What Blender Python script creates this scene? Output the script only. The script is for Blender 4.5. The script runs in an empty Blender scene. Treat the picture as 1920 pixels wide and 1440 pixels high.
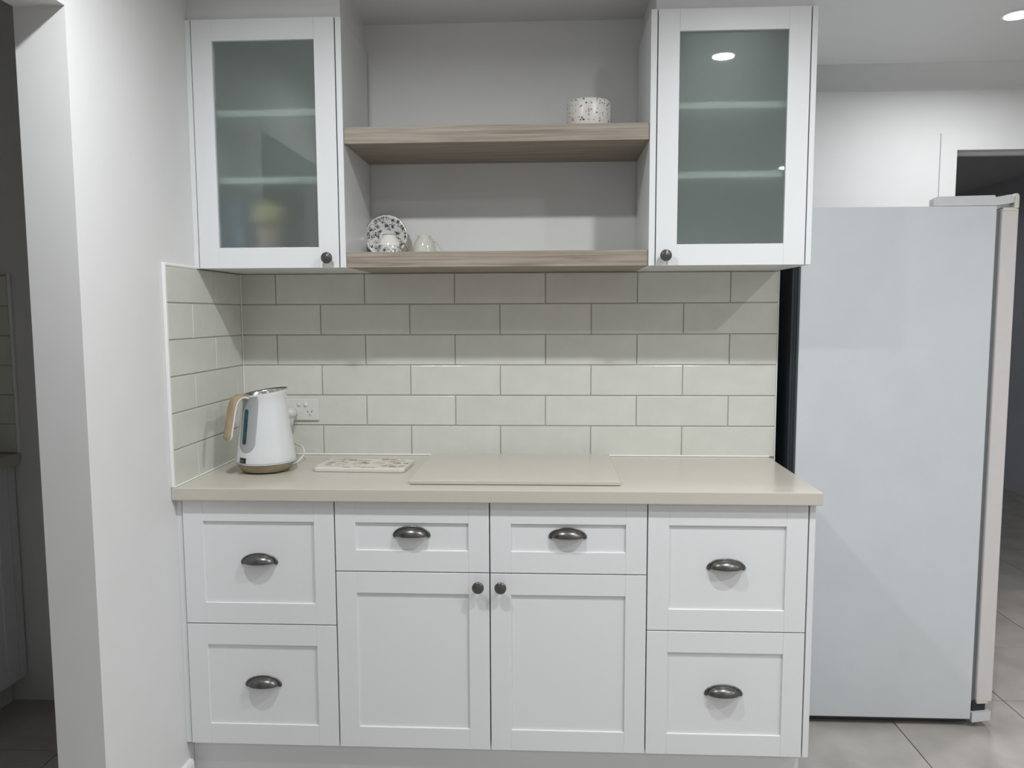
import bpy, bmesh, math, random
from mathutils import Vector, Matrix
random.seed(7)
D = bpy.data
SC = bpy.context.scene
COL = SC.collection
PI = math.pi

# ------------------------------------------------------------------ camera
def cam_rot(a, b, c):
    return Matrix.Rotation(a, 3, 'Z') @ Matrix.Rotation(b, 3, 'X') @ Matrix.Rotation(c, 3, 'Y')
cam_d = D.cameras.new('camera')
cam = D.objects.new('camera', cam_d)
COL.objects.link(cam)
R = cam_rot(0.0493, -0.0912, 0.0037)
M = Matrix((R.col[0], R.col[2], -R.col[1])).transposed().to_4x4()
M.translation = (1.0405, -2.5646, 1.3779)
cam.matrix_world = M
cam_d.sensor_fit = 'HORIZONTAL'
cam_d.sensor_width = 36.0
cam_d.lens = 1445.2 / 1920 * 36.0
cam_d.clip_start = 0.02
SC.camera = cam

# ------------------------------------------------------------------ world, exposure
w = D.worlds.new('world'); SC.world = w; w.use_nodes = True
w.node_tree.nodes['Background'].inputs[0].default_value = (0.75, 0.85, 1.0, 1)
w.node_tree.nodes['Background'].inputs[1].default_value = 0.02
SC.view_settings.view_transform = 'Standard'
SC.view_settings.look = 'None'
SC.view_settings.exposure = 0.34
SC.view_settings.gamma = 1.0
SC.view_settings.use_curve_mapping = False
LIGHT_COLOUR = (0.965, 0.985, 1.0)
# ceiling downlights; far right, rear and hall ones are added fill: x, y, watts, label
DOWNLIGHTS = [
    (0.44, -1.26, 10.5, 'recessed white downlight lighting the left cabinets'),
    (1.73, -1.27, 11.8, 'recessed white downlight mirrored in the right cabinet glass'),
    (2.65, -1.75, 12.0, 'recessed white downlight in front of the fridge'),
    (2.655, 0.285, 6.5, 'recessed white downlight glowing on the ceiling above the fridge'),
    (4.30, -1.75, 13.0, 'unseen fill downlight added by the right wall'),  # added out of view to brighten the left wall from the right
    (4.30, -3.70, 13.0, 'unseen fill downlight added in the far rear corner of the room'),  # another added lamp, spreads more light from the right
    (0.55, -3.70, 3.0, 'unseen fill downlight added behind the viewer, towards the pantry side'),  # weak fill added behind the camera to lift shaded surfaces
    (2.70, -3.70, 7.0, 'unseen fill downlight added behind the viewer, towards the fridge side'),  # second fill lamp added behind the camera
    (3.30, 3.60, 2.0, 'dim unseen downlight added to brighten the hall beyond the far doorway'),  # added out of sight so the hall does not render black
]

# ------------------------------------------------------------------ materials
def mat(name, col, rough=0.5, metal=0.0, spec=0.5, coat=0.0, coat_rough=0.05, noise=0.0, nscale=40.0, bump=0.0, bscale=60.0, randtone=0.0):
    m = D.materials.new(name); m.use_nodes = True
    nt = m.node_tree; b = nt.nodes['Principled BSDF']
    b.inputs['Base Color'].default_value = (*col, 1)
    b.inputs['Roughness'].default_value = rough
    b.inputs['Metallic'].default_value = metal
    b.inputs['Specular IOR Level'].default_value = spec
    b.inputs['Coat Weight'].default_value = coat
    b.inputs['Coat Roughness'].default_value = coat_rough
    tc = nt.nodes.new('ShaderNodeTexCoord')
    src = None
    if noise:
        n = nt.nodes.new('ShaderNodeTexNoise'); n.inputs['Scale'].default_value = nscale; n.inputs['Detail'].default_value = 5
        nt.links.new(tc.outputs['Object'], n.inputs['Vector'])
        r = nt.nodes.new('ShaderNodeMapRange')
        r.inputs['From Min'].default_value = 0.3; r.inputs['From Max'].default_value = 0.7
        r.inputs['To Min'].default_value = 1 - noise; r.inputs['To Max'].default_value = 1 + noise
        nt.links.new(n.outputs['Fac'], r.inputs['Value'])
        src = r.outputs['Result']
    if randtone:
        oi = nt.nodes.new('ShaderNodeObjectInfo')
        r2 = nt.nodes.new('ShaderNodeMapRange')
        r2.inputs['To Min'].default_value = 1 - randtone; r2.inputs['To Max'].default_value = 1 + randtone
        nt.links.new(oi.outputs['Random'], r2.inputs['Value'])
        if src:
            mu = nt.nodes.new('ShaderNodeMath'); mu.operation = 'MULTIPLY'
            nt.links.new(src, mu.inputs[0]); nt.links.new(r2.outputs['Result'], mu.inputs[1]); src = mu.outputs[0]
        else: src = r2.outputs['Result']
    if src:
        vm = nt.nodes.new('ShaderNodeVectorMath'); vm.operation = 'SCALE'
        vm.inputs[0].default_value = col
        nt.links.new(src, vm.inputs['Scale'])
        nt.links.new(vm.outputs[0], b.inputs['Base Color'])
    if bump:
        n = nt.nodes.new('ShaderNodeTexNoise'); n.inputs['Scale'].default_value = bscale; n.inputs['Detail'].default_value = 3
        nt.links.new(tc.outputs['Object'], n.inputs['Vector'])
        bp = nt.nodes.new('ShaderNodeBump'); bp.inputs['Strength'].default_value = bump; bp.inputs['Distance'].default_value = 0.002
        nt.links.new(n.outputs['Fac'], bp.inputs['Height']); nt.links.new(bp.outputs[0], b.inputs['Normal'])
    return m

def ramp(nt, stops):
    r = nt.nodes.new('ShaderNodeValToRGB'); cr = r.color_ramp
    cr.elements[0].position, cr.elements[0].color = stops[0][0], (*stops[0][1], 1)
    cr.elements[1].position, cr.elements[1].color = stops[-1][0], (*stops[-1][1], 1)
    for p, c in stops[1:-1]:
        e = cr.elements.new(p); e.color = (*c, 1)
    return r

def wood(name, light, dark, axis=0, scale=1.0, rough=0.5, freq=38):
    m = D.materials.new(name); m.use_nodes = True; nt = m.node_tree; b = nt.nodes['Principled BSDF']
    b.inputs['Roughness'].default_value = rough
    tc = nt.nodes.new('ShaderNodeTexCoord'); mp = nt.nodes.new('ShaderNodeMapping')
    sc = [freq * scale] * 3; sc[axis] = 2.2 * scale
    mp.inputs['Scale'].default_value = sc
    nt.links.new(tc.outputs['Object'], mp.inputs['Vector'])
    n = nt.nodes.new('ShaderNodeTexNoise'); n.inputs['Scale'].default_value = 1.4; n.inputs['Detail'].default_value = 7; n.inputs['Roughness'].default_value = 0.62
    n.inputs['Distortion'].default_value = 0.6
    nt.links.new(mp.outputs[0], n.inputs['Vector'])
    r = ramp(nt, [(0.3, dark), (0.48, tuple((a + c) / 2 for a, c in zip(light, dark))), (0.7, light)])
    nt.links.new(n.outputs['Fac'], r.inputs['Fac'])
    nt.links.new(r.outputs['Color'], b.inputs['Base Color'])
    bp = nt.nodes.new('ShaderNodeBump'); bp.inputs['Strength'].default_value = 0.15; bp.inputs['Distance'].default_value = 0.001
    nt.links.new(n.outputs['Fac'], bp.inputs['Height']); nt.links.new(bp.outputs[0], b.inputs['Normal'])
    return m

def chips(name, base, stops, scale, density, rough=0.35, stretch=(1, 1, 1), size=0.36):
    """terrazzo: scattered angular chips of a few colours on a plain ground"""
    m = D.materials.new(name); m.use_nodes = True; nt = m.node_tree; b = nt.nodes['Principled BSDF']
    b.inputs['Roughness'].default_value = rough
    tc = nt.nodes.new('ShaderNodeTexCoord'); mp = nt.nodes.new('ShaderNodeMapping'); mp.inputs['Scale'].default_value = stretch
    nt.links.new(tc.outputs['Object'], mp.inputs['Vector'])
    wn = nt.nodes.new('ShaderNodeTexNoise'); wn.inputs['Scale'].default_value = scale * 1.3
    nt.links.new(mp.outputs[0], wn.inputs['Vector'])
    ad = nt.nodes.new('ShaderNodeVectorMath'); ad.operation = 'MULTIPLY_ADD'
    ad.inputs[1].default_value = (0.9 / scale,) * 3
    nt.links.new(wn.outputs['Color'], ad.inputs[0]); nt.links.new(mp.outputs[0], ad.inputs[2])
    v = nt.nodes.new('ShaderNodeTexVoronoi'); v.inputs['Scale'].default_value = scale; v.distance = 'CHEBYCHEV'
    nt.links.new(ad.outputs[0], v.inputs['Vector'])
    sp = nt.nodes.new('ShaderNodeSeparateColor'); nt.links.new(v.outputs['Color'], sp.inputs[0])
    lt = nt.nodes.new('ShaderNodeMath'); lt.operation = 'LESS_THAN'; lt.inputs[1].default_value = density
    nt.links.new(sp.outputs[0], lt.inputs[0])
    l2 = nt.nodes.new('ShaderNodeMath'); l2.operation = 'LESS_THAN'; l2.inputs[1].default_value = size
    nt.links.new(v.outputs['Distance'], l2.inputs[0])
    mu = nt.nodes.new('ShaderNodeMath'); mu.operation = 'MULTIPLY'
    nt.links.new(lt.outputs[0], mu.inputs[0]); nt.links.new(l2.outputs[0], mu.inputs[1])
    r = ramp(nt, stops); r.color_ramp.interpolation = 'CONSTANT'
    nt.links.new(sp.outputs[1], r.inputs['Fac'])
    mx = nt.nodes.new('ShaderNodeMix'); mx.data_type = 'RGBA'
    mx.inputs[6].default_value = (*base, 1)
    nt.links.new(mu.outputs[0], mx.inputs[0]); nt.links.new(r.outputs['Color'], mx.inputs[7])
    nt.links.new(mx.outputs[2], b.inputs['Base Color'])
    return m

def floral(name, lo, hi, radial=True):
    """blue-black flower sprigs printed on white china in a band between lo and hi"""
    m = D.materials.new(name); m.use_nodes = True; nt = m.node_tree; b = nt.nodes['Principled BSDF']
    b.inputs['Roughness'].default_value = 0.12
    tc = nt.nodes.new('ShaderNodeTexCoord')
    sx = nt.nodes.new('ShaderNodeSeparateXYZ'); nt.links.new(tc.outputs['Object'], sx.inputs[0])
    if radial:
        cb = nt.nodes.new('ShaderNodeCombineXYZ'); nt.links.new(sx.outputs[0], cb.inputs[0]); nt.links.new(sx.outputs[1], cb.inputs[1])
        ln = nt.nodes.new('ShaderNodeVectorMath'); ln.operation = 'LENGTH'; nt.links.new(cb.outputs[0], ln.inputs[0]); val = ln.outputs['Value']
    else: val = sx.outputs[2]
    g = nt.nodes.new('ShaderNodeMath'); g.operation = 'GREATER_THAN'; g.inputs[1].default_value = lo; nt.links.new(val, g.inputs[0])
    l = nt.nodes.new('ShaderNodeMath'); l.operation = 'LESS_THAN'; l.inputs[1].default_value = hi; nt.links.new(val, l.inputs[0])
    n = nt.nodes.new('ShaderNodeTexNoise'); n.inputs['Scale'].default_value = 260; n.inputs['Detail'].default_value = 2
    nt.links.new(tc.outputs['Object'], n.inputs['Vector'])
    v = nt.nodes.new('ShaderNodeTexVoronoi'); v.inputs['Scale'].default_value = 62; nt.links.new(tc.outputs['Object'], v.inputs['Vector'])
    # leaves: noise islands near each sprig centre
    ma = nt.nodes.new('ShaderNodeMath'); ma.operation = 'MULTIPLY_ADD'; ma.inputs[1].default_value = -0.55; ma.inputs[2].default_value = 0.24
    nt.links.new(v.outputs['Distance'], ma.inputs[0])
    su = nt.nodes.new('ShaderNodeMath'); su.operation = 'ADD'; nt.links.new(n.outputs['Fac'], su.inputs[0]); nt.links.new(ma.outputs[0], su.inputs[1])
    r = ramp(nt, [(0.0, (0.66, 0.66, 0.63)), (0.50, (0.30, 0.30, 0.31)), (0.585, (0.16, 0.155, 0.17)), (0.65, (0.035, 0.03, 0.045))])
    r.color_ramp.interpolation = 'CONSTANT'
    nt.links.new(su.outputs[0], r.inputs['Fac'])
    mu = nt.nodes.new('ShaderNodeMath'); mu.operation = 'MULTIPLY'; nt.links.new(g.outputs[0], mu.inputs[0]); nt.links.new(l.outputs[0], mu.inputs[1])
    mx = nt.nodes.new('ShaderNodeMix'); mx.data_type = 'RGBA'; mx.inputs[6].default_value = (0.74, 0.73, 0.69, 1)
    nt.links.new(mu.outputs[0], mx.inputs[0]); nt.links.new(r.outputs['Color'], mx.inputs[7]); nt.links.new(mx.outputs[2], b.inputs['Base Color'])
    return m

M_WALL = mat('wall paint', (0.72, 0.72, 0.72), 0.6, noise=0.012, nscale=9, bump=0.03, bscale=300, spec=0.3)
M_CEIL = mat('ceiling paint', (0.70, 0.70, 0.69), 0.8, bump=0.03, bscale=250, spec=0.2)
M_CAB = mat('satin white cabinet', (0.74, 0.755, 0.765), 0.38, bump=0.015, bscale=500)
M_CARC = mat('white cabinet carcass', (0.66, 0.665, 0.65), 0.5, bump=0.01, bscale=300)
M_TRIM = mat('white gloss trim', (0.82, 0.82, 0.82), 0.35, noise=0.01)
M_TILE = mat('handmade glazed tile', (0.635, 0.64, 0.585), 0.22, noise=0.035, nscale=14, bump=0.55, bscale=16, randtone=0.018)
M_GROUT = mat('grey grout', (0.42, 0.41, 0.37), 0.85, noise=0.06, nscale=120)
M_SILI = mat('white sealant', (0.85, 0.85, 0.82), 0.4, noise=0.01)
M_BENCH = mat('beige stone worktop', (0.545, 0.515, 0.45), 0.22, noise=0.03, nscale=380)
M_FLOOR = mat('grey stone floor tile', (0.44, 0.415, 0.385), 0.42, noise=0.2, nscale=5, bump=0.05, bscale=90, randtone=0.03)
M_FGROUT = mat('dark floor grout', (0.05, 0.046, 0.042), 0.95, spec=0.0, noise=0.1)
M_WOOD = wood('grey oak shelf', (0.40, 0.35, 0.285), (0.175, 0.145, 0.115), 0, freq=85)
M_KWOOD = wood('beech handle', (0.42, 0.32, 0.20), (0.31, 0.23, 0.14), 2, 1.2, 0.45)
M_KBASE = wood('beech base', (0.36, 0.30, 0.205), (0.27, 0.22, 0.145), 0, 1.0, 0.45)
M_PEWTER = mat('dark pewter', (0.13, 0.127, 0.12), 0.30, metal=0.85, noise=0.15, nscale=90)
M_STEEL = mat('brushed steel', (0.55, 0.55, 0.54), 0.2, metal=1.0, noise=0.05, nscale=50)
M_KETTLE = mat('white enamel', (0.69, 0.71, 0.72), 0.10, coat=1.0, coat_rough=0.03, noise=0.008)
M_KGREY = mat('pale grey plastic', (0.36, 0.375, 0.385), 0.4, noise=0.03)
M_KWIN = mat('blue tinted window', (0.02, 0.07, 0.09), 0.12, noise=0.5, nscale=60)
M_BLACK = mat('black plastic', (0.02, 0.02, 0.022), 0.4, noise=0.05)
M_PLUG = mat('grey white plug plastic', (0.62, 0.62, 0.62), 0.25, noise=0.02)
M_OUTLET = mat('white outlet plastic', (0.70, 0.70, 0.66), 0.25, noise=0.01)
M_FRSIDE = mat('pale blue grey fridge enamel', (0.60, 0.63, 0.65), 0.3, noise=0.02, nscale=8, bump=0.12, bscale=380, spec=0.5)
M_FRDOOR = mat('pearl white fridge door', (0.62, 0.595, 0.59), 0.25, noise=0.012, coat=0.4)
M_GASKET = mat('grey door gasket', (0.16, 0.17, 0.175), 0.6, noise=0.05)
M_FRBACK = mat('dark fridge back steel', (0.045, 0.055, 0.065), 0.45, noise=0.08, spec=0.4)
M_CREAM = mat('cream plastic', (0.62, 0.6, 0.48), 0.5, noise=0.02)
M_HINGE = mat('light grey hinge plastic', (0.60, 0.61, 0.62), 0.4, noise=0.02)
M_DARKWALL = mat('hall paint', (0.60, 0.61, 0.66), 0.8, noise=0.05)
M_PANTRYW = mat('pantry wall paint', (0.60, 0.60, 0.58), 0.7, noise=0.02)
M_BOARD = chips('terrazzo board top', (0.68, 0.655, 0.59), [(0.0, (0.30, 0.22, 0.17)), (0.22, (0.17, 0.15, 0.12)), (0.42, (0.48, 0.36, 0.28)), (0.62, (0.40, 0.35, 0.31)), (0.8, (0.56, 0.46, 0.36))], 60, 0.66, stretch=(0.62, 1, 1), size=0.42)
M_BOWL = chips('terrazzo bowl', (0.72, 0.70, 0.66), [(0.0, (0.03, 0.03, 0.03)), (0.3, (0.22, 0.2, 0.18)), (0.55, (0.35, 0.32, 0.28)), (0.8, (0.5, 0.33, 0.25))], 130, 0.5, size=0.3)
M_SAUCER = floral('floral saucer print', 0.024, 0.0655)
M_CUP = floral('floral cup print', -0.002, 0.031, radial=False)
M_GOLD = mat('dull gold rim', (0.33, 0.24, 0.14), 0.3, metal=0.7, noise=0.05)
M_CUP2 = mat('pale celadon glaze', (0.56, 0.56, 0.495), 0.1, coat=0.5, noise=0.03, nscale=30)
M_JAR = mat('pink earthenware', (0.5, 0.30, 0.24), 0.4, noise=0.05)
M_JARLID = mat('mustard yellow glaze', (0.50, 0.41, 0.16), 0.3, noise=0.05)
M_BLUE = mat('slate blue glaze', (0.07, 0.14, 0.24), 0.3, noise=0.05)

def emit_mat():
    m = D.materials.new('lit downlight lens'); m.use_nodes = True; nt = m.node_tree
    for n in list(nt.nodes): nt.nodes.remove(n)
    o = nt.nodes.new('ShaderNodeOutputMaterial'); e = nt.nodes.new('ShaderNodeEmission')
    e.inputs[0].default_value = (*LIGHT_COLOUR, 1); e.inputs[1].default_value = 25.0
    nt.links.new(e.outputs[0], o.inputs[0]); return m
M_EMIT = emit_mat()

def glass_mat():
    """etched on the inside face, polished on the outside face"""
    m = D.materials.new('etched grey green glass'); m.use_nodes = True; nt = m.node_tree; b = nt.nodes['Principled BSDF']
    b.inputs['Base Color'].default_value = (0.76, 0.85, 0.82, 1)
    b.inputs['Roughness'].default_value = 0.62
    b.inputs['IOR'].default_value = 1.2
    b.inputs['Transmission Weight'].default_value = 0.93
    b.inputs['Coat Weight'].default_value = 1.0
    b.inputs['Coat Roughness'].default_value = 0.015
    b.inputs['Coat IOR'].default_value = 1.5
    n = nt.nodes.new('ShaderNodeTexNoise'); n.inputs['Scale'].default_value = 900
    bp = nt.nodes.new('ShaderNodeBump'); bp.inputs['Strength'].default_value = 0.05; bp.inputs['Distance'].default_value = 0.0005
    nt.links.new(n.outputs['Fac'], bp.inputs['Height']); nt.links.new(bp.outputs[0], b.inputs['Normal'])
    return m
M_GLASS = glass_mat()

# ------------------------------------------------------------------ mesh helpers
def add_box(bm, lo, hi, bev=0.0, seg=1):
    x0, y0, z0 = lo; x1, y1, z1 = hi
    vs = [bm.verts.new(p) for p in ((x0,y0,z0),(x1,y0,z0),(x1,y1,z0),(x0,y1,z0),(x0,y0,z1),(x1,y0,z1),(x1,y1,z1),(x0,y1,z1))]
    fs = [bm.faces.new([vs[i] for i in f]) for f in ((3,2,1,0),(4,5,6,7),(0,1,5,4),(1,2,6,5),(2,3,7,6),(3,0,4,7))]
    if bev:
        es = list({e for f in fs for e in f.edges})
        bmesh.ops.bevel(bm, geom=es, offset=bev, segments=seg, affect='EDGES', profile=0.5, clamp_overlap=True)

def add_lathe(bm, prof, seg=48, mtx=None, fn=None, close=False):
    rings = []
    for r, z in prof:
        ring = []
        for i in range(seg):
            a = 2 * PI * i / seg
            p = Vector((r * math.cos(a), r * math.sin(a), z))
            if fn: p = fn(p, a)
            if mtx: p = mtx @ p
            ring.append(bm.verts.new(p))
        rings.append(ring)
    for k in range(len(rings) - 1):
        A, B = rings[k], rings[k + 1]
        for i in range(seg):
            j = (i + 1) % seg
            f = bm.faces.new((A[i], A[j], B[j], B[i])); f.smooth = True
    if close:
        bm.faces.new(list(reversed(rings[0]))); bm.faces.new(rings[-1])
    return rings

def add_tube(bm, pts, r, seg=10, caps=True):
    pts = [Vector(p) for p in pts]; rings = []; up = Vector((0.13, 0.2, 1)).normalized()
    for i, p in enumerate(pts):
        t = (pts[min(i + 1, len(pts) - 1)] - pts[max(i - 1, 0)]).normalized()
        a = t.cross(up).normalized(); b = t.cross(a).normalized()
        rr = r[i] if isinstance(r, (list, tuple)) else r
        rings.append([bm.verts.new(p + rr * (math.cos(2 * PI * k / seg) * a + math.sin(2 * PI * k / seg) * b)) for k in range(seg)])
    for A, B in zip(rings, rings[1:]):
        for i in range(seg):
            j = (i + 1) % seg; f = bm.faces.new((A[i], A[j], B[j], B[i])); f.smooth = True
    if caps: bm.faces.new(list(reversed(rings[0]))); bm.faces.new(rings[-1])

def add_prism(bm, poly, axis, a, b):
    """poly: 2D outline in the plane of the other two axes, extruded along axis from a to b"""
    def P(u, v, t):
        return {0: (t, u, v), 1: (u, t, v), 2: (u, v, t)}[axis]
    A = [bm.verts.new(P(u, v, a)) for u, v in poly]; B = [bm.verts.new(P(u, v, b)) for u, v in poly]
    n = len(poly); bm.faces.new(A); bm.faces.new(list(reversed(B)))
    for i in range(n): bm.faces.new((A[i], B[i], B[(i + 1) % n], A[(i + 1) % n]))

def spline(pts, n=8):
    pts = [Vector(p) for p in pts]; out = []
    for i in range(len(pts) - 1):
        p0 = pts[max(i - 1, 0)]; p1 = pts[i]; p2 = pts[i + 1]; p3 = pts[min(i + 2, len(pts) - 1)]
        for k in range(n):
            t = k / n
            out.append(0.5 * ((2 * p1) + (p2 - p0) * t + (2 * p0 - 5 * p1 + 4 * p2 - p3) * t * t + (-p0 + 3 * p1 - 3 * p2 + p3) * t ** 3))
    out.append(pts[-1]); return out

def obj(name, bm, m, parent=None, loc=None, smooth_angle=None, label=None):
    me = D.meshes.new(name)
    bmesh.ops.recalc_face_normals(bm, faces=bm.faces[:])
    bm.to_mesh(me); bm.free()
    for mm in (m if isinstance(m, (list, tuple)) else [m]): me.materials.append(mm)
    o = D.objects.new(name, me); COL.objects.link(o)
    if parent: o.parent = parent
    if loc: o.location = loc
    if label: o['label'] = label
    return o

def box(name, lo, hi, m, parent=None, bev=0.0, seg=1, label=None):
    bm = bmesh.new(); add_box(bm, lo, hi, bev, seg); return obj(name, bm, m, parent, label=label)

def boxes(name, bl, m, parent=None, bev=0.0, label=None):
    bm = bmesh.new()
    for lo, hi in bl: add_box(bm, lo, hi, bev)
    return obj(name, bm, m, parent, label=label)

def tag(o, label, cat, group=None):
    o['label'] = label; o['category'] = cat
    if group: o['group'] = group
    return o

def thing(name, label, cat, loc=(0, 0, 0), rz=0.0, group=None):
    o = D.objects.new(name, None); COL.objects.link(o); o.location = loc; o.rotation_euler = (0, 0, rz)
    o.empty_display_size = 0.05
    return tag(o, label, cat, group)

def struct(o, label=None):
    o['kind'] = 'structure'
    if label: o['label'] = label
    return o

# ------------------------------------------------------------------ numbers read off the photograph (metres)
CEIL = 2.40
ZB = 0.90          # worktop height
TP = 0.10215       # tile pitch, vertical
TOPT = ZB + 6 * TP # top of tiles = underside of wall cabinets
WB = 1.7848        # right end of the tiled wall
YU = -0.318        # wall cabinet door face
YB = -0.492        # base cabinet door face
FARY = 0.88

# ------------------------------------------------------------------ floor
floor = struct(box('floor', (-1.6, -5.3, -0.12), (5.3, 6.1, -0.004), M_FGROUT), 'grey stone tiled floor with dark joints')
pt = 0.452
bm = bmesh.new(); add_box(bm, (-pt/2 + .0018, -pt/2 + .0018, -0.006), (pt/2 - .0018, pt/2 - .0018, 0.0), 0.0003)
t0 = obj('tile', bm, M_FLOOR, floor)
xs = [2.652 + pt * (i + 0.5) for i in range(-9, 6)]
ys = [0.146 + pt * (j + 0.5) for j in range(-6, 11)]
first = True
for x in xs:
    for y in ys:
        if first: o = t0; first = False
        else: o = t0.copy(); COL.objects.link(o)
        o.location = (x, y, 0)
y_lo = min(ys) - pt / 2
box('floor_screed', (-1.6, -5.3, -0.004), (5.3, y_lo, 0.0), M_FLOOR, floor)

# ------------------------------------------------------------------ walls
XW = -0.008; XP = -0.124
YJ = -0.88; YJ2 = -1.72; ZH = 2.045
wl = struct(boxes('wall_left', [((XP, YJ, 0), (XW, 0.008, CEIL)), ((XP, YJ2, ZH), (XW, YJ, CEIL)), ((XP, -5.2, 0), (XW, YJ2, CEIL))], M_WALL),
            'white plaster wall with an open doorway to the dark pantry')
wb = struct(box('wall_back', (-1.5, 0.008, 0), (WB, 0.118, CEIL), M_WALL), 'white wall behind the cabinets, tiled between worktop and wall cabinets')
struct(box('wall_side', (WB - 0.11, 0.118, 0), (WB, FARY, CEIL), M_WALL))
DX0, DX1, DZ = 2.766, 3.60, 2.062
struct(boxes('wall_far', [((WB - 0.11, FARY, 0), (DX0 - .018, FARY + 0.11, CEIL)), ((DX0 - .018, FARY, DZ + .018), (DX1 + .018, FARY + 0.11, CEIL)), ((DX1 + .018, FARY, 0), (5.2, FARY + 0.11, CEIL))], M_WALL),
       'white wall beyond the fridge with a doorway to a dark hall')
struct(box('wall_right', (5.2, -5.2, 0), (5.3, FARY + .11, CEIL), M_WALL))
struct(box('wall_front', (-1.5, -5.3, 0), (5.3, -5.2, CEIL), M_WALL))
struct(box('ceiling', (-1.6, -5.3, CEIL), (5.3, 6.1, CEIL + 0.1), M_CEIL), 'white plaster ceiling')
# dark hall beyond the far doorway
struct(boxes('wall_hall', [((1.9, 5.0, 0), (5.3, 5.1, CEIL)), ((1.9, FARY + .11, 0), (2.0, 5.0, CEIL)), ((4.6, FARY + .11, 0), (4.7, 5.0, CEIL))], M_DARKWALL))
# pantry walls
struct(boxes('wall_pantry', [((-1.6, -5.2, 0), (-1.5, 0.118, CEIL)), ((-1.5, -2.6, 0), (XP, -2.5, CEIL))], M_PANTRYW))

def cornice(name, p0, p1, inward, n=14, r=0.088):
    """90 mm cove moulding along p0-p1; inward = unit vector into the room"""
    p0 = Vector(p0); p1 = Vector(p1); nv = Vector(inward)
    prof = [(0, 0), (0, -r)]
    for k in range(n + 1):
        a = PI / 2 * k / n
        prof.append((0.003 + (r - 0.003) * (1 - math.cos(a)), -r + (r - 0.0006) * math.sin(a)))
    prof.append((r, 0))
    bm = bmesh.new()
    A = [bm.verts.new(p0 + nv * u + Vector((0, 0, v))) for u, v in prof]
    B = [bm.verts.new(p1 + nv * u + Vector((0, 0, v))) for u, v in prof]
    m = len(prof)
    bm.faces.new(A); bm.faces.new(list(reversed(B)))
    for i in range(m):
        f = bm.faces.new((A[i], B[i], B[(i + 1) % m], A[(i + 1) % m])); f.smooth = 2 <= i < m - 2
    return struct(obj(name, bm, M_CEIL))

ND0, ND1 = 0.440, 1.338     # plaster niche between the bulkheads
cornice('cornice', (WB, FARY, CEIL), (5.2, FARY, CEIL), (0, -1, 0))
cornice('cornice', (WB, 0.008, CEIL), (WB, FARY, CEIL), (1, 0, 0))
cornice('cornice', (XW, -5.2, CEIL), (XW, -0.40, CEIL), (1, 0, 0))
cornice('cornice', (5.2, -5.2, CEIL), (5.2, FARY, CEIL), (-1, 0, 0))

# bulkheads above the wall cabinets, with their cove
UT = 2.2197
struct(boxes('bulkhead', [((XW, -0.300, UT), (ND0, 0.008, CEIL)), ((ND1, -0.300, UT), (1.770, 0.008, CEIL)), ((ND0, -0.300, 2.312), (ND1, 0.008, CEIL))], M_WALL),
       'white plaster bulkhead above the wall cabinets and the shelf niche')
cornice('cornice', (XW, -0.300, CEIL), (1.770, -0.300, CEIL), (0, -1, 0))

# far door: architrave, lining, stop
bm = bmesh.new()
add_prism(bm, [(2.698, 0.0), (2.766, 0.0), (2.766, DZ), (3.600, DZ), (3.600, 0.0), (3.668, 0.0), (3.668, 2.132), (2.698, 2.132)], 1, FARY - 0.010, FARY)
struct(obj('trim_1', bm, M_WALL), 'white architrave round the far doorway')
struct(boxes('trim_2', [((DX0 - .018, FARY + .0005, 0), (DX0, FARY + .1095, DZ)), ((DX1, FARY + .0005, 0), (DX1 + .018, FARY + .1095, DZ)), ((DX0 - .018, FARY + .0005, DZ), (DX1 + .018, FARY + .1095, DZ + .018)),
                       ((DX0, FARY + .045, DZ - .012), (DX1, FARY + .075, DZ))], M_WALL), 'white door lining of the far doorway')

# skirting on the left wall, ends at the cupboards
sk = bmesh.new()
for a, b_ in ((YJ, -0.475),):
    add_prism(sk, [(XW, 0), (XW + .014, 0), (XW + .014, .078), (XW + .010, .088), (XW, .090)], 1, a, b_)
struct(obj('baseboard_left', sk, M_TRIM), 'low white skirting at the foot of the left wall')
sk = bmesh.new(); add_prism(sk, [(XW, 0), (XW + .014, 0), (XW + .014, .078), (XW + .010, .088), (XW, .090)], 1, -5.2, YJ2)
struct(obj('baseboard_left', sk, M_TRIM))
sk = bmesh.new(); add_box(sk, (WB + .0, FARY - .014, 0), (2.694, FARY, .09), .002)
struct(obj('baseboard_far', sk, M_TRIM))

# ------------------------------------------------------------------ splashback tiles (parts of their walls)
GR = 0.0016
grout = box('grout', (0.0, 0.003, ZB + .0004), (WB - .001, 0.008, TOPT), M_GROUT, wb)
def tile_mesh(wd, ht):
    bm = bmesh.new()
    nx, nz = 12, 4
    add_box(bm, (-wd/2 + GR, -0.000, -ht/2 + GR), (wd/2 - GR, 0.008, ht/2 - GR), 0.0018, 2)
    for f in bm.faces: f.smooth = False
    return bm
cache = {}
def wall_tile(u0, u1, row, face):
    """face 'b' back wall (u = x), 'l' left wall (u = y)"""
    wd = round(u1 - u0, 4); z = ZB + TP * (5.5 - row)
    key = (wd, face)
    if key not in cache:
        o = obj('tile', tile_mesh(wd, TP), M_TILE, wb if face == 'b' else wl); cache[key] = o
    else:
        o = cache[key].copy(); COL.objects.link(o)
    u = (u0 + u1) / 2
    tx = random.uniform(-.0035, .0035); tz = random.uniform(-.0025, .0025)
    if face == 'b': o.location = (u, 0.0, z); o.rotation_euler = (tx, 0, tz)
    else: o.location = (0.0, u, z); o.rotation_euler = (tx, 0, PI / 2 + tz)
    return o
A0 = 0.1195
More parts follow.
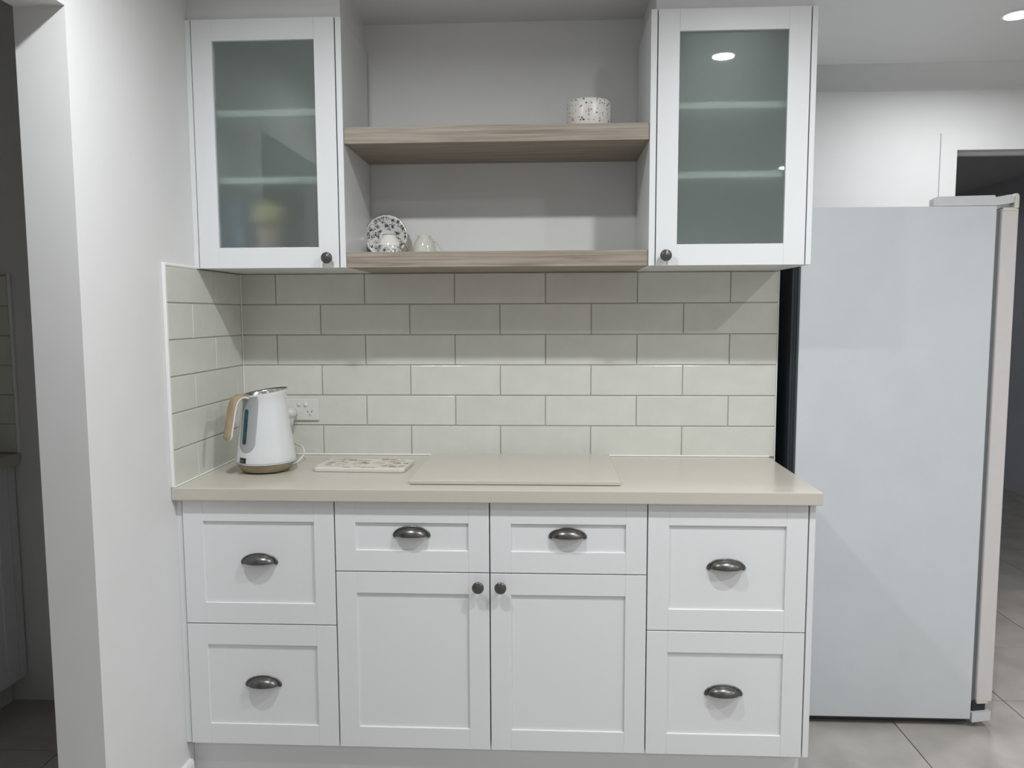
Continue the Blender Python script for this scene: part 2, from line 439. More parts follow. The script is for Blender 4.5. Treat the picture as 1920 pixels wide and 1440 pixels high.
for r in range(6):
    us = [A0 + .302 * k for k in range(6)] if r % 2 == 0 else [A0 + .151 + .302 * k for k in range(6)]
    us = [0.0] + [u for u in us if u < WB - .01] + [WB]
    for a, b_ in zip(us, us[1:]): wall_tile(a, b_, r, 'b')
box('grout', (-0.005, -0.505, ZB + .0004), (-0.0025, 0.0, TOPT), M_GROUT, wl).location = (0, 0, 0)
for r in range(6):
    us = [-0.505, -0.208, 0.0] if r % 2 == 0 else [-0.505, -0.356, -0.056, 0.0]
    for a, b_ in zip(us, us[1:]): wall_tile(a, b_, r, 'l')
tr = boxes('edge_trim', [((XW, -0.514, ZB + .0004), (0.0015, -0.505, TOPT + .006)), ((XW, -0.505, TOPT - .002), (0.0015, YU + .0, TOPT + .006))], M_TRIM, wl, bev=.0015)
box('edge_trim', (WB - .001, 0.0005, ZB - .02), (WB + .0025, 0.012, TOPT), M_TRIM, wb, bev=.001)

# ------------------------------------------------------------------ worktop
wt = tag(box('worktop', (XW + .0005, -0.5134, ZB - .0352), (1.7675, -0.0008, ZB), M_BENCH, bev=.0022, seg=2), 'continuous beige stone worktop over the base cupboards', 'worktop')
box('sealant_bead', (0.0, -0.0035, ZB + .0055), (0.0035, 0.0, TOPT), M_SILI, wl, bev=.0012)
boxes('sealant_bead', [((0.002, -0.0045, ZB), (1.7670, 0.0, ZB + .0055)), ((0.0, -0.511, ZB), (0.0045, -0.004, ZB + .004))], M_SILI, wt, bev=.0018)
tag(box('cooktop_cover', (0.645, -0.450, ZB + .0015), (1.237, -0.030, ZB + .0125), M_BENCH, bev=.0012),
    'thin beige stone slab lying flat on the middle of the worktop', 'slab')

# ------------------------------------------------------------------ handles
def pull_mesh():
    bm = bmesh.new()
    a, b_, c = 0.0455, 0.027, 0.0250
    nu, nv = 28, 10
    def S(off):
        g = []
        for i in range(nu + 1):
            t = PI * i / nu; row = []
            for j in range(nv + 1):
                s = PI / 2 * j / nv
                rr = (a - off, b_ - off, c - off)
                # s=0 on the back plate arc, s=90deg on the front lip
                row.append(bm.verts.new((rr[0] * math.cos(t), -rr[1] * math.sin(t) * math.sin(s) - 0.0015, rr[2] * math.sin(t) * math.cos(s))))
            g.append(row)
        return g
    G = S(0); H = S(0.0018)
    for i in range(nu):
        for j in range(nv):
            for Q, fl in ((G, 0), (H, 1)):
                q = [Q[i][j], Q[i + 1][j], Q[i + 1][j + 1], Q[i][j + 1]]
                if fl: q.reverse()
                try: f = bm.faces.new(q); f.smooth = True
                except ValueError: pass
        f = bm.faces.new((G[i][nv], G[i + 1][nv], H[i + 1][nv], H[i][nv])); f.smooth = True
    # back flange arc
    ring = []
    for i in range(nu + 1):
        t = PI * i / nu
        ci, co = math.cos(t), math.sin(t)
        ring.append([bm.verts.new((0.041 * ci, y, 0.0225 * co - (0.0 if 0 < i < nu else .0))) for y in (0, -.0035)] +
                    [bm.verts.new((0.0525 * ci, y, 0.0268 * co)) for y in (-.0035, 0)])
    for A, B in zip(ring, ring[1:]):
        for k in range(4):
            f = bm.faces.new((A[k], A[(k + 1) % 4], B[(k + 1) % 4], B[k])); f.smooth = k != 3
    # rounded ears
    for sx in (-1, 1):
        add_lathe(bm, [(0.0001, -.0042), (.0035, -.004), (.0055, -.0025), (.006, 0)], 16, Matrix.Translation((sx * .0468, 0, -0.0005)) @ Matrix.Rotation(PI / 2, 4, 'X') @ Matrix.Scale(-1, 4, (0, 0, 1)))
    bmesh.ops.remove_doubles(bm, verts=bm.verts[:], dist=1e-6)
    return bm
def knob_mesh():
    bm = bmesh.new()
    prof = [(.0001, 0), (.0085, 0), (.0085, .002), (.0062, .0035), (.0052, .008), (.0058, .012), (.0105, .0155), (.0155, .018), (.0166, .0205), (.0162, .023), (.0142, .0252), (.0128, .0257), (.0120, .0250),
            (.0108, .0262), (.0090, .0272), (.0082, .0266), (.0070, .0275), (.0045, .0282), (.0036, .0276), (.0022, .0284), (.0001, .0286)]
    add_lathe(bm, prof, 40, Matrix.Rotation(PI / 2, 4, 'X'))
    return bm
proto = {}
def put(kind, parent, loc):
    if kind not in proto:
        o = obj('cup_handle' if kind == 'pull' else 'knob', pull_mesh() if kind == 'pull' else knob_mesh(), M_PEWTER, parent, loc)
        o['label'] = 'dark pewter cup handle' if kind == 'pull' else 'round dark pewter knob with turned rings'
        proto[kind] = o
    else:
        o = proto[kind].copy(); COL.objects.link(o); o.parent = parent; o.location = loc
    return o

def shaker(name, x0, x1, z0, z1, yf, root, stile=.057, rail=.060, th=.018, panel=True):
    """frame of two stiles and two rails with hairline seams; recessed centre panel as sub-part"""
    bm = bmesh.new(); bv = .0007
    add_box(bm, (x0, yf, z0), (x0 + stile, yf + th, z1), bv)
    add_box(bm, (x1 - stile, yf, z0), (x1, yf + th, z1), bv)
    add_box(bm, (x0 + stile, yf + .0002, z0), (x1 - stile, yf + th, z0 + rail), bv)
    add_box(bm, (x0 + stile, yf + .0002, z1 - rail), (x1 - stile, yf + th, z1), bv)
    f = obj(name, bm, M_CAB, root)
    if panel:
        box('panel', (x0 + stile - .002, yf + .0062, z0 + rail - .002), (x1 - stile + .002, yf + th - .003, z1 - rail + .002), M_CAB, f)
    return f

# ------------------------------------------------------------------ base cupboards
X = [0.0095, 0.4422, 0.8747, 1.3070, 1.7385]
Z0, ZT = 0.1483, 0.8615
def unit(name, label, x0, x1):
    u = thing(name, label, 'cabinet', ((x0 + x1) / 2, -0.25, Z0))
    u.location = (0, 0, 0)
    t = .016; y0 = YB + .020
    boxes('carcass', [((x0, y0, Z0), (x0 + t, -.012, .864)), ((x1 - t, y0, Z0), (x1, -.012, .864)), ((x0 + t, y0, Z0), (x1 - t, -.012, Z0 + t)), ((x0 + t, y0, .848), (x1 - t, -.012, .864)), ((x0 + t, -.02, Z0 + t), (x1 - t, -.012, .848))], M_CARC, u)
    return u
g = .0016
def fronts_drawers(u, x0, x1):
    zs = [(0.5065, ZT), (Z0, 0.5035)]
    for a, b_ in zs:
        d = shaker('drawer', x0 + g, x1 - g, a, b_, YB, u)
        put('pull', d, ((x0 + x1) / 2 - .001, YB + .0062, (a + b_) / 2 - .004 + .003))
UG = 'base cupboards under the worktop'
uL = unit('base_cabinet', 'white base cabinet with two deep drawers, against the left plaster wall', X[0], X[1] - .0004); uL['group'] = UG
fronts_drawers(uL, X[0], X[1])
box('filler_strip', (XW + .0004, YB + .004, Z0), (X[0] - .0014, YB + .02, .864), M_CAB, uL)
uM = unit('base_cabinet', 'white base cabinet with two doors below two shallow drawers', X[1] + .0004, X[3] - .0004); uM['group'] = UG
for i in (1, 2):
    d = shaker('drawer', X[i] + g, X[i + 1] - g, 0.6635, ZT, YB, uM)
    put('pull', d, ((X[i] + X[i + 1]) / 2 - .001, YB + .0062, 0.7655))
    dd = shaker('door', X[i] + g, X[i + 1] - g, Z0, 0.6605, YB, uM)
    put('knob', dd, (X[2] + (-.0315 if i == 1 else .0305), YB, 0.6265))
uR = unit('base_cabinet', 'white base cabinet with two deep drawers and an end panel, beside the fridge', X[3] + .0004, X[4] - .0004); uR['group'] = UG
fronts_drawers(uR, X[3], X[4])
box('end_panel', (X[4] + .0018, YB, Z0), (1.7565, -.002, .864), M_CAB, uR, bev=.0008)
tag(box('plinth', (XW + .001, -0.444, 0.0005), (1.7465, -0.428, 0.1475), M_CAB), 'recessed plain white kickboard under the base cabinets', 'kickboard')

# ------------------------------------------------------------------ wall cabinets with glass doors
ZU0, ZU1 = 1.5131, UT
def wall_unit(label, xa, xb, dx0, dx1, knob_x, left):
    u = thing('wall_cabinet', label, 'cabinet', (0, 0, 0), group='glass fronted wall cabinets')
    yf = YU + .020; t = .016
    # carcass box, inside shelves
    ix0, ix1 = (dx0, dx1)
    boxes('carcass', [((ix0, yf, ZU0), (ix0 + t, -.0, ZU1)), ((ix1 - t, yf, ZU0), (ix1, -.0, ZU1)), ((ix0 + t, yf, ZU0), (ix1 - t, -.0, ZU0 + t)), ((ix0 + t, yf, ZU1 - t), (ix1 - t, -.0, ZU1)), ((ix0 + t, -.008, ZU0 + t), (ix1 - t, 0, ZU1 - t))], M_CARC, u)
    for z in (1.762, 1.955):
        box('shelf', (ix0 + t + .0005, -.290, z), (ix1 - t - .0005, -.009, z + .018), M_CARC, u, bev=.0005)
    d = shaker('glass_door', dx0 + g, dx1 - g, ZU0, ZU1, YU, u, stile=.0595, rail=.060, panel=False)
    box('glass_pane', (dx0 + g + .0595 - .004, YU + .0085, ZU0 + .056), (dx1 - g - .0595 + .004, YU + .0125, ZU1 - .056), M_GLASS, d)
    put('knob', d, (knob_x, YU, 1.5405 - .0))
    return u
cL = wall_unit('white wall cabinet with frosted glass door against the left wall', 0.0055, 0.4458, 0.0085, 0.4275, 0.3945, True)
box('end_panel', (0.4290, YU, ZU0), (0.4458, -.0, ZU1), M_CAB, cL, bev=.0008)
box('filler_strip', (XW + .0004, YU + .002, ZU0), (0.0070, YU + .02, ZU1), M_CAB, cL)
cR = wall_unit('white wall cabinet with frosted glass door reflecting a round downlight', 1.3220, 1.7782, 1.3410, 1.7625, 1.3690, False)
box('end_panel', (1.3220, YU, ZU0), (1.3395, -.0, ZU1), M_CAB, cR, bev=.0008)
box('end_panel', (1.7640, YU, ZU0), (1.7790, -.0, ZU1), M_CAB, cR, bev=.0008)

# open oak shelves between them
SX0, SX1 = 0.4462, 1.3216
s1 = tag(box('open_shelf', (SX0, -0.312, 1.8675), (SX1, 0.006, 1.9145), M_WOOD, bev=.0008), 'upper thick grey oak shelf holding the speckled bowl', 'shelf', 'open oak shelves')
s2 = tag(box('open_shelf', (SX0, -0.312, 1.5135), (SX1, -.001, 1.5585), M_WOOD, bev=.0008), 'lower thick grey oak shelf holding the teacups', 'shelf', 'open oak shelves')

# ------------------------------------------------------------------ things inside the left cabinet (seen blurred through the glass)
t = thing('storage_jar', 'pinkish jar with a yellow lid, blurred behind the left frosted glass', 'jar', (0.183, -0.21, ZU0 + .0162))
bm = bmesh.new(); add_lathe(bm, [(.0001, 0), (.036, 0), (.042, .01), (.042, .105), (.034, .12), (.0001, .12)], 32); obj('body', bm, M_JAR, t)
bm = bmesh.new(); add_lathe(bm, [(.0001, .1205), (.046, .1205), (.056, .130), (.058, .155), (.048, .180), (.020, .192), (.0001, .193)], 32); obj('lid', bm, M_JARLID, t)
t = thing('blue_canister', 'slate blue canister, blurred behind the left frosted glass beside the jar', 'canister', (0.0725, -0.20, ZU0 + .0162))
bm = bmesh.new(); add_lathe(bm, [(.0001, 0), (.042, 0), (.045, .004), (.045, .17), (.0001, .17)], 32); obj('body', bm, M_BLUE, t)
bm = bmesh.new(); add_lathe(bm, [(.0001, .1705), (.0455, .1705), (.0455, .188), (.040, .194), (.0001, .194)], 32); obj('lid', bm, M_BLUE, t)

# ------------------------------------------------------------------ crockery
bowl = bmesh.new()
add_lathe(bowl, [(.0001, 0), (.058, 0), (.0635, .003), (.0665, .012), (.0672, .045), (.0665, .078), (.0645, .088), (.061, .0905), (.058, .088), (.057, .05), (.055, .012), (.0001, .010)], 64)
o = tag(obj('bowl', bowl, M_BOWL, loc=(1.155, -0.185, 1.9146)), 'white terrazzo speckled bowl on the upper oak shelf', 'bowl')

sau = thing('saucer', 'floral china saucer standing on edge against the niche wall', 'saucer', (0, 0, 0))
bm = bmesh.new()
def scal(p, a):
    r = math.hypot(p.x, p.y)
    k = 1 + .012 * math.cos(22 * a) * max(0, (r - .05) / .02)
    return Vector((p.x * k, p.y * k, p.z))
add_lathe(bm, [(.0001, .003), (.020, .003), (.0225, .0045), (.0245, .005), (.045, .0085), (.062, .014), (.0690, .0165), (.0695, .0150), (.060, .0105), (.040, .0045), (.022, .0008), (.020, 0), (.0001, 0)], 88, fn=scal)
plate = obj('plate', bm, M_SAUCER, sau)
bm = bmesh.new()
add_tube(bm, [(.0695 * (1 + .011 * math.cos(22 * a)) * math.cos(a), .0695 * (1 + .011 * math.cos(22 * a)) * math.sin(a), .0160) for a in [2 * PI * k / 88 for k in range(89)]], .0009, 6, caps=False)
obj('gilt_rim', bm, M_GOLD, sau)
sau.rotation_euler = (PI / 2 - .17, 0, 0)
sau.location = (0.5085, -0.034, 1.5586 + .0695 * math.cos(.17) + .0005)

def teacup(name, label, loc, rz, mt, gilt, k=1.0, hpts=None):
    t = thing(name, label, 'teacup', loc, rz)
    bm = bmesh.new()
    prof = [(.0405, 0.0), (.0415, .0008), (.0395, .008), (.0375, .022), (.0345, .038), (.0285, .050), (.0225, .0565), (.0215, .0575), (.0225, .0635), (.0215, .0645), (.0195, .0635), (.0195, .058), (.0001, .057)]
    prof = [(r * k, z * k) for r, z in prof]
    inner = [(.0001, .053), (.020, .052), (.027, .047), (.0325, .036), (.0358, .022), (.0385, .006), (.0405, 0.0)]
    add_lathe(bm, prof, 48); add_lathe(bm, [(r * k, z * k) for r, z in inner], 48)
    bmesh.ops.remove_doubles(bm, verts=bm.verts[:], dist=1e-6)
    obj('bowl', bm, mt, t)
    bm = bmesh.new()
    pts = spline([Vector(p) * k for p in hpts], 6)
    add_tube(bm, pts, .0026 * k, 10)
    obj('handle', bm, gilt, t)
    if gilt is M_GOLD:
        bm = bmesh.new(); add_lathe(bm, [(.0216, .0632), (.0229, .0634), (.0229, .0648), (.0214, .0652), (.0196, .0648)], 40); obj('gilt_foot', bm, M_GOLD, t)
    return t
teacup('teacup', 'white teacup with dark flower print upside down before the saucer', (0.540, -0.150, 1.5587), -.25, M_CUP, M_GOLD, 1.0,
       [(.037, 0, .010), (.050, 0, .006), (.061, 0, .016), (.060, 0, .028), (.050, 0, .036), (.036, 0, .034)])
teacup('teacup', 'plain pale green glazed cup upside down on the lower shelf', (0.650, -0.150, 1.5587), -.15, M_CUP2, M_CUP2, 0.955,
       [(.030, 0, .047), (.040, 0, .043), (.052, 0, .027), (.063, 0, .010), (.0660, 0, .004), (.058, 0, .0035), (.041, 0, .006)])

# ------------------------------------------------------------------ terrazzo board
bd = thing('serving_board', 'rectangular white board with brown terrazzo chips, beside the kettle', 'board', (0.463, -0.212, ZB + .0004), math.radians(-2.4))
def rrect(w_, d_, r, n=6):
    out = []
    for cx, cy, a0 in ((w_/2 - r, d_/2 - r, 0), (-w_/2 + r, d_/2 - r, PI/2), (-w_/2 + r, -d_/2 + r, PI), (w_/2 - r, -d_/2 + r, 1.5 * PI)):
        for k in range(n + 1):
            a = a0 + PI / 2 * k / n; out.append((cx + r * math.cos(a), cy + r * math.sin(a)))
    return out
bm = bmesh.new()
lay = [(0, .003), (.001, .0005), (.009, 0), (.0125, .0012), (.0135, .003)]
rings = []
for z, ins in lay:
    rings.append([bm.verts.new((x, y, z)) for x, y in rrect(.284 - 2 * ins, .154 - 2 * ins, .014)])
for A, B in zip(rings, rings[1:]):
    n = len(A)
    for i in range(n): bm.faces.new((A[i], A[(i+1) % n], B[(i+1) % n], B[i]))
bm.faces.new(list(reversed(rings[0]))); bm.faces.new(rings[-1])
obj('slab', bm, mat('cream resin', (0.66, 0.64, 0.585), 0.4, noise=.02), bd)
bm = bmesh.new(); add_prism(bm, rrect(.276, .146, .012), 2, .0134, .0139)
obj('terrazzo_face', bm, M_BOARD, bd)

# ------------------------------------------------------------------ kettle
KA = math.radians(-119.0)         # azimuth of the handle
kt = thing('kettle', 'white electric kettle with beech handle and base, in the worktop corner', 'kettle', (0.168, -0.262, ZB))
KP = [(.033, .0895), (.037, .0900), (.060, .0865), (.100, .0812), (.140, .0756), (.180, .0702), (.205, .0673), (.219, .0665), (.232, .0678), (.242, .0700)]
def krad(z):
    if z <= KP[0][0]: return KP[0][1]
    for (z0, r0), (z1, r1) in zip(KP, KP[1:]):
        if z <= z1: return r0 + (r1 - r0) * (z - z0) / (z1 - z0)
    return KP[-1][1]
def slant(p, a, r=None):
    """lean the mouth: lower on the handle side, pulled out to a lip on the spout side"""
    f = max(0, (p.z - .15) / .086)
    sp = math.cos(a - (KA + PI))
    q = p.copy(); q.z += .0085 * f * f * math.cos(a - (KA + PI) + .65)
    lip = max(0, sp) ** 8 * .007 * f * f
    q.x += lip * math.cos(a); q.y += lip * math.sin(a)
    return q
bm = bmesh.new()
prof = [(.0001, .033)] + [(r, z) for z, r in KP] + [(.0695, .2435)]
add_lathe(bm, prof, 72, fn=slant)
obj('body', bm, M_KETTLE, kt)
bm = bmesh.new()
add_lathe(bm, [(.0698, .2432), (.0685, .2438), (.0655, .238), (.0640, .221), (.0635, .210), (.0001, .2095)], 72, fn=slant)
obj('steel_mouth', bm, M_STEEL, kt, label='brushed steel inner rim and lid well')
bm = bmesh.new()
add_lathe(bm, [(.0001, .0035), (.066, .0035), (.072, .005), (.0860, .0265), (.0872, .0295), (.0001, .0297)], 72)
obj('wooden_base', bm, M_KBASE, kt)
bm = bmesh.new()
add_lathe(bm, [(.0001, .0300), (.0885, .0300), (.0900, .0308), (.0900, .0325), (.0001, .0328)], 72); obj('white_collar', bm, M_KETTLE, kt)
for k in range(4):
    a = PI / 4 + k * PI / 2; bm = bmesh.new()
    add_lathe(bm, [(.0001, .0003), (.008, .0003), (.008, .0037), (.0001, .0037)], 14, Matrix.Translation((.055 * math.cos(a), .055 * math.sin(a), 0)))
    obj('foot', bm, M_BLACK, kt)

def patch(z0, z1, hw, off, m, name, parent, az=KA, shift=0.0, nz=26, nu=8, th=.0012, ztopw=None, loz=None):
    """a plate lying on the kettle's side; hw(z) = half width"""
    bm = bmesh.new(); gr = []
    for o_ in (off, off - th):
        G = []
        for i in range(nz + 1):
            t_ = i / nz; z = z0 + (z1 - z0) * (0.5 - 0.5 * math.cos(PI * t_))
            h = hw(z); row = []
            for j in range(nu + 1):
                s = (shift + h * (2 * j / nu - 1)); r = krad(z) + o_; a = az + s / krad(z)
                p = Vector((r * math.cos(a), r * math.sin(a), z)); row.append(bm.verts.new(slant(p, a)))
            G.append(row)
        gr.append(G)
    G, H = gr
    for i in range(nz):
        for j in range(nu):
            f = bm.faces.new((G[i][j], G[i][j+1], G[i+1][j+1], G[i+1][j])); f.smooth = True
            bm.faces.new((H[i+1][j], H[i+1][j+1], H[i][j+1], H[i][j]))
        bm.faces.new((G[i][0], G[i+1][0], H[i+1][0], H[i][0])); bm.faces.new((G[i+1][nu], G[i][nu], H[i][nu], H[i+1][nu]))
    for j in range(nu):
        bm.faces.new((G[0][j+1], G[0][j], H[0][j], H[0][j+1])); bm.faces.new((G[nz][j], G[nz][j+1], H[nz][j+1], H[nz][j]))
    return obj(name, bm, m, parent)
def caps(z0, z1, w_, round_top=True):
    def f(z):
        if z < z0 + w_: return max(.0006, math.sqrt(max(0, w_ * w_ - (z0 + w_ - z) ** 2)))
        if round_top and z > z1 - w_: return max(.0006, math.sqrt(max(0, w_ * w_ - (z - z1 + w_) ** 2)))
        return w_
    return f
gp = patch(.068, .239, caps(.068, .239, .0295, False), .0010, M_KGREY, 'gauge_panel', kt, shift=.0115, nu=12)
patch(.092, .198, caps(.092, .198, .0074), .0020, M_KWIN, 'water_window', gp, shift=.0035)
sw = patch(.036, .052, lambda z: .0125, .0012, M_BLACK, 'switch_plate', kt, shift=.002)
bm = bmesh.new(); add_box(bm, (.086, -.010, .0365), (.108, .006, .0400), .0012)
sl = obj('switch_lever', bm, M_STEEL, kt); sl.rotation_euler = (0, 0, KA)
bm = bmesh.new(); add_box(bm, (.0905, -.0075, .0425), (.0922, .0075, .0445), .0004)
lv = obj('silver_mark', bm, M_STEEL, sw); lv.rotation_euler = (0, 0.0, KA)

def strap(name, path, hw, n_in, n_out, m, parent, round_end=.012):
    """flat strap in the radial plane; path = (radius, z); offset n_in..n_out along its outward normal"""
    pts = spline([(r, 0, z) for r, z in path], 7); bm = bmesh.new(); rings = []
    L = [0]
    for a, b_ in zip(pts, pts[1:]): L.append(L[-1] + (b_ - a).length)
    for i, p in enumerate(pts):
        t_ = (pts[min(i+1, len(pts)-1)] - pts[max(i-1, 0)]).normalized()
        nn = Vector((-t_.z, 0, t_.x))        # outward / upward side
        rem = L[-1] - L[i]; h = hw
        if rem < round_end: h = hw * math.sqrt(max(.02, 1 - ((round_end - rem) / round_end) ** 2))
        e = .0012
        sec = [(-h, n_in + e), (-h + e, n_in), (h - e, n_in), (h, n_in + e), (h, n_out - e), (h - e, n_out), (-h + e, n_out), (-h, n_out - e)]
        rings.append([bm.verts.new(p + nn * v + Vector((0, u, 0))) for u, v in sec])
    for A, B in zip(rings, rings[1:]):
        for k in range(8):
            f = bm.faces.new((A[k], A[(k+1) % 8], B[(k+1) % 8], B[k])); f.smooth = True
    bm.faces.new(list(reversed(rings[0]))); bm.faces.new(rings[-1])
    o = obj(name, bm, m, parent); o.rotation_euler = (0, 0, KA); return o
HP = [(.0615, .2295), (.078, .2335), (.096, .2310), (.1100, .2170), (.1175, .1940), (.1240, .1640), (.1305, .1340), (.1355, .1110)]
strap('wooden_handle', HP, .0145, .0035, .0085, M_KWOOD, kt, .013)
strap('handle_liner', [(.0600, .2260)] + HP[1:], .0135, -.0035, .0036, M_KETTLE, kt, .012)

# ------------------------------------------------------------------ power outlet, plug and cord
po = thing('power_outlet', 'white double wall outlet on the tiles behind the kettle', 'outlet', (0.200, 0, 1.056))
bm = bmesh.new(); add_box(bm, (-.0575, -.0085, -.0365), (.0575, -.0005, .0365), .0022, 2); obj('plate', bm, M_OUTLET, po)
for sx, up in ((-.0085, 1), (.0145, 0)):
    bm = bmesh.new(); add_lathe(bm, [(.0001, 0), (.0068, 0), (.0068, .0015), (.0058, .0030), (.0001, .0034)], 20, Matrix.Translation((sx, -.0083, .0165)) @ Matrix.Rotation(PI/2 + (.18 if up else -.18), 4, 'X'))
    obj('rocker_switch', bm, M_OUTLET, po)
bm = bmesh.new()
for sx in (-.032, .0275):
    for dx, dz, an in ((-.0068, .0035, -.52), (.0068, .0035, .52), (0, -.0085, 0)):
        if sx < 0: continue
        mt = Matrix.Translation((sx + dx, -.0087, dz - .010)) @ Matrix.Rotation(an, 4, 'Y')
        b2_ = bmesh.new(); add_box(b2_, (-.0009, -.0003, -.0036), (.0009, .0003, .0036)); bmesh.ops.transform(b2_, matrix=mt, verts=b2_.verts[:])
        me = D.meshes.new('tmp'); b2_.to_mesh(me); b2_.free(); bm.from_mesh(me); D.meshes.remove(me)
obj('socket_slots', bm, M_BLACK, po)
pc = thing('power_plug', 'white plug in the outlet with a cord looping behind the kettle', 'plug', (0.167, -.0087, 1.046))
bm = bmesh.new(); add_lathe(bm, [(.0001, 0), (.0165, 0), (.0190, .004), (.0195, .018), (.0170, .030), (.0120, .036), (.0001, .038)], 28, Matrix.Rotation(PI/2, 4, 'X'))
obj('plug_body', bm, M_PLUG, pc)
bm = bmesh.new(); add_lathe(bm, [(.0001, .002), (.0125, .002), (.0135, -.006), (.0115, -.022), (.0075, -.036), (.0045, -.040), (.0001, -.040)], 24, Matrix.Translation((0, -.019, -.004)))
obj('strain_relief', bm, M_PLUG, pc)
bm = bmesh.new()
cp = spline([(0, -.030, -.012), (0, -.034, -.035), (-.004, -.040, -.070), (.008, -.050, -.092), (.034, -.062, -.098), (.056, -.080, -.101), (.069, -.098, -.112), (.0715, -.112, -.125), (.064, -.128, -.1375), (.0605, -.148, -.1425), (.057, -.170, -.1425), (.054, -.186, -.1425)], 8)
add_tube(bm, cp, .0030, 10)
obj('cord', bm, M_OUTLET, pc)

# ------------------------------------------------------------------ fridge
FY = -0.047
fr = thing('fridge', 'tall white fridge seen from its pale blue-grey side, right of the cabinets', 'fridge', (0, 0, 0))
FX0, FX1, FZ0, FZ1 = 1.838, 2.436, 0.030, 1.708
bm = bmesh.new(); add_box(bm, (FX0, FY, FZ0), (FX1, FY + .66, FZ1), .004, 2); obj('cabinet_shell', bm, M_FRSIDE, fr)
boxes('back_panel', [((FX0 - .010, FY + .016, FZ0 + .02), (FX0 + .001, FY + .64, FZ1 - .02)), ((FX0 - .016, FY + .028, FZ0 + .02), (FX0 - .009, FY + .036, FZ1 - .02)), ((FX0 - .006, FY + .002, FZ0 + .01), (FX0 + .001, FY + .013, FZ1 - .01))], M_FRBACK, fr, bev=.001)
box('door_gasket', (FX1 - .001, FY + .012, FZ0 + .05), (FX1 + .0155, FY + .648, FZ1 - .012), M_GASKET, fr)
bm = bmesh.new(); add_box(bm, (FX1 + .0155, FY, .092), (FX1 + .066, FY + .66, 1.700), .004, 2); dr = obj('door', bm, M_FRDOOR, fr)
bm = bmesh.new(); add_prism(bm, [(FX1 + .0155, 1.7002), (FX1 + .052, 1.7002), (FX1 + .052, 1.736), (FX1 + .056, 1.7455), (FX1 + .061, 1.7445), (FX1 + .0655, 1.738), (FX1 + .0655, 1.7002)], 1, FY + .001, FY + .659)
obj('door_cap', bm, M_FRDOOR, dr)
bm = bmesh.new(); add_prism(bm, [(FX1 + .017, 1.692), (FX1 + .056, 1.692), (FX1 + .056, 1.737), (FX1 + .052, 1.734), (FX1 + .050, 1.7015), (FX1 + .017, 1.7015)], 1, FY - .0015, FY + .004)
obj('corner_insert', bm, M_CREAM, dr, label='cream plastic corner of the door top')
bm = bmesh.new(); add_prism(bm, [(FX1 + .017, .0915), (FX1 + .017, .086), (FX1 + .052, .088), (FX1 + .052, .094), (FX1 + .044, .0945), (FX1 + .017, .0935)], 1, FY - .0015, FY + .02)
obj('corner_insert', bm, M_CREAM, dr, label='cream plastic corner of the door foot')
bm = bmesh.new(); add_prism(bm, [(2.242, FZ1 + .0005), (2.242, FZ1 + .022), (2.252, FZ1 + .029), (2.275, FZ1 + .030), (2.428, FZ1 + .0325), (2.432, FZ1 + .0265), (2.474, FZ1 + .034), (2.488, FZ1 + .030), (2.488, FZ1 + .009), (2.460, FZ1 + .004), (2.433, FZ1 + .001)], 1, FY + .003, FY + .032)
obj('hinge_cover', bm, M_HINGE, fr, label='pale grey plastic hinge cover on top')
bm = bmesh.new(); add_prism(bm, [(FX1 + .002, .022), (FX1 + .062, .032), (FX1 + .062, .062), (FX1 + .002, .055)], 1, FY - .004, FY + .06); obj('foot_bracket', bm, M_HINGE, fr, label='white bracket foot under the door')
boxes('lower_hinge', [((FX1 + .006, FY + .008, .050), (FX1 + .050, FY + .05, .0915)), ((FX0 + .02, FY + .02, .012), (FX1 - .004, FY + .60, .031))], M_BLACK, fr, bev=.002)
for x in (FX0 + .06, FX1 - .05):
    for y in (FY + .06, FY + .58):
        bm = bmesh.new(); add_lathe(bm, [(.0001, .0003), (.018, .0003), (.018, .014), (.0001, .014)], 16, Matrix.Translation((x, y, 0)))
        obj('foot', bm, M_BLACK, fr)

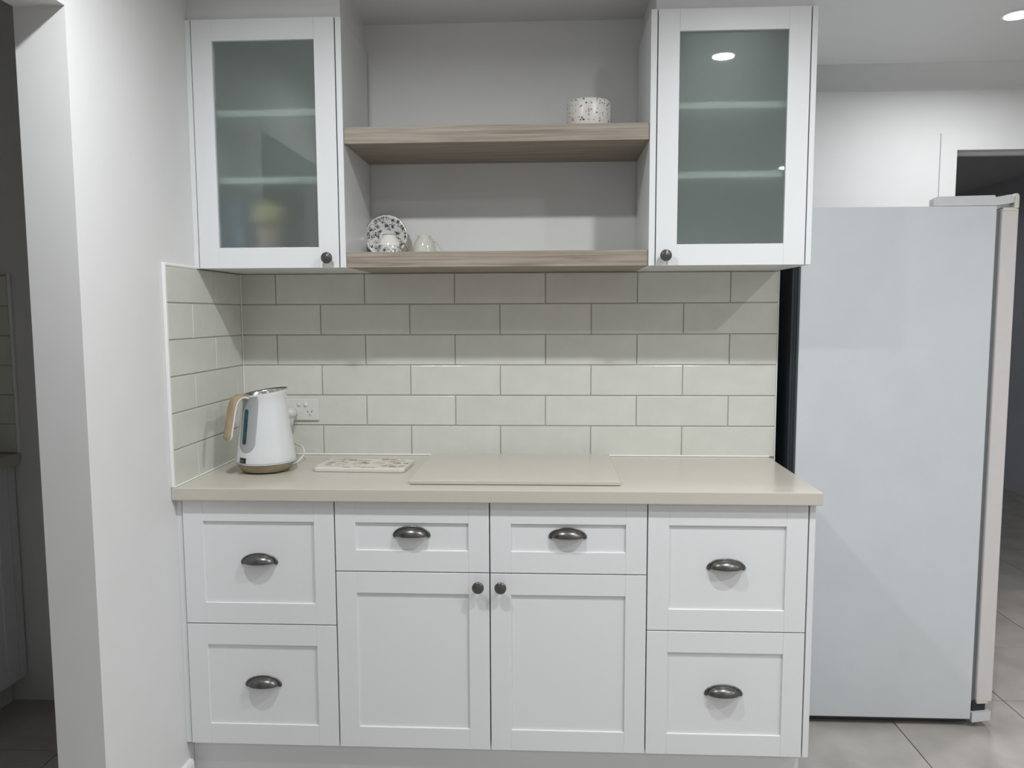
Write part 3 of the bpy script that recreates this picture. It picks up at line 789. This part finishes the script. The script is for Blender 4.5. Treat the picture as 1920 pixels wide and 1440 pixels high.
# ------------------------------------------------------------------ pantry seen through the doorway
PB = -0.803
pb_ = tag(box('pantry_worktop', (-1.499, -2.2, ZB - .040), (PB, -.0, ZB), M_BENCH, bev=.002), 'dark shaded stone worktop in the pantry through the doorway', 'worktop')
pu = thing('pantry_cabinet', 'shaded white cabinet under the pantry worktop beyond the doorway', 'cabinet', (0, 0, 0))
box('carcass', (-1.499, -2.18, .0005), (-.886, -.001, ZB - .041), M_CARC, pu)
box('end_filler', (-.886, -.034, .10), (-.826, -.001, ZB - .041), M_CAB, pu)
for k in range(4):
    y1 = -.036 - k * .53; y0 = y1 - .526
    bm = bmesh.new(); st = .057; xf = -.826; tk = .018
    add_box(bm, (xf - tk, y1 - st, .10), (xf, y1, .855), .0007); add_box(bm, (xf - tk, y0, .10), (xf, y0 + st, .855), .0007)
    add_box(bm, (xf - tk, y0 + st, .10), (xf - .0002, y1 - st, .16), .0007); add_box(bm, (xf - tk, y0 + st, .795), (xf - .0002, y1 - st, .855), .0007)
    dd = obj('door', bm, M_CAB, pu); box('panel', (xf - tk + .003, y0 + st - .002, .158), (xf - .0062, y1 - st + .002, .797), M_CAB, dd)
box('shelf_box', (-.885, -2.15, .10), (-.846, -.036, .855), M_CARC, pu)
# pantry tiles on the same back wall
pg = box('grout', (-1.499, 0.003, ZB), (PB - .003, 0.008, 1.518), M_GROUT, wb)
for r in range(6):
    e = -.812; us = [e]
    if r % 2: us.append(e - .151)
    while us[-1] > -1.49: us.append(max(us[-1] - .302, -1.499))
    for a, b_ in zip(us, us[1:]):
        if a - b_ > .01:
            o = wall_tile(b_, a, r, 'b')
box('edge_trim', (-.812, -.001, ZB), (-.801, .0082, 1.520), M_TRIM, wb, bev=.001)

# ------------------------------------------------------------------ ceiling downlights, real and added fill
for x, y, wt_, lb in DOWNLIGHTS:
    t = thing('downlight', lb, 'ceiling light', (x, y, CEIL), group='recessed ceiling downlights')
    bm = bmesh.new(); add_lathe(bm, [(.0430, -.0035), (.0445, -.0045), (.0520, -.0040), (.0545, -.0002), (.0430, -.0002)], 48); obj('bezel', bm, M_TRIM, t)
    bm = bmesh.new(); add_lathe(bm, [(.0001, -.0030), (.0430, -.0030), (.0430, -.0008), (.0001, -.0008)], 40); obj('lens', bm, M_EMIT, t)
    ld = D.lights.new('downlight_glow', 'AREA'); ld.shape = 'DISK'; ld.size = .082; ld.energy = wt_; ld.color = LIGHT_COLOUR; ld.spread = math.radians(166)
    lo = D.objects.new('downlight_glow', ld); COL.objects.link(lo); lo.parent = t; lo.location = (0, 0, -.006)
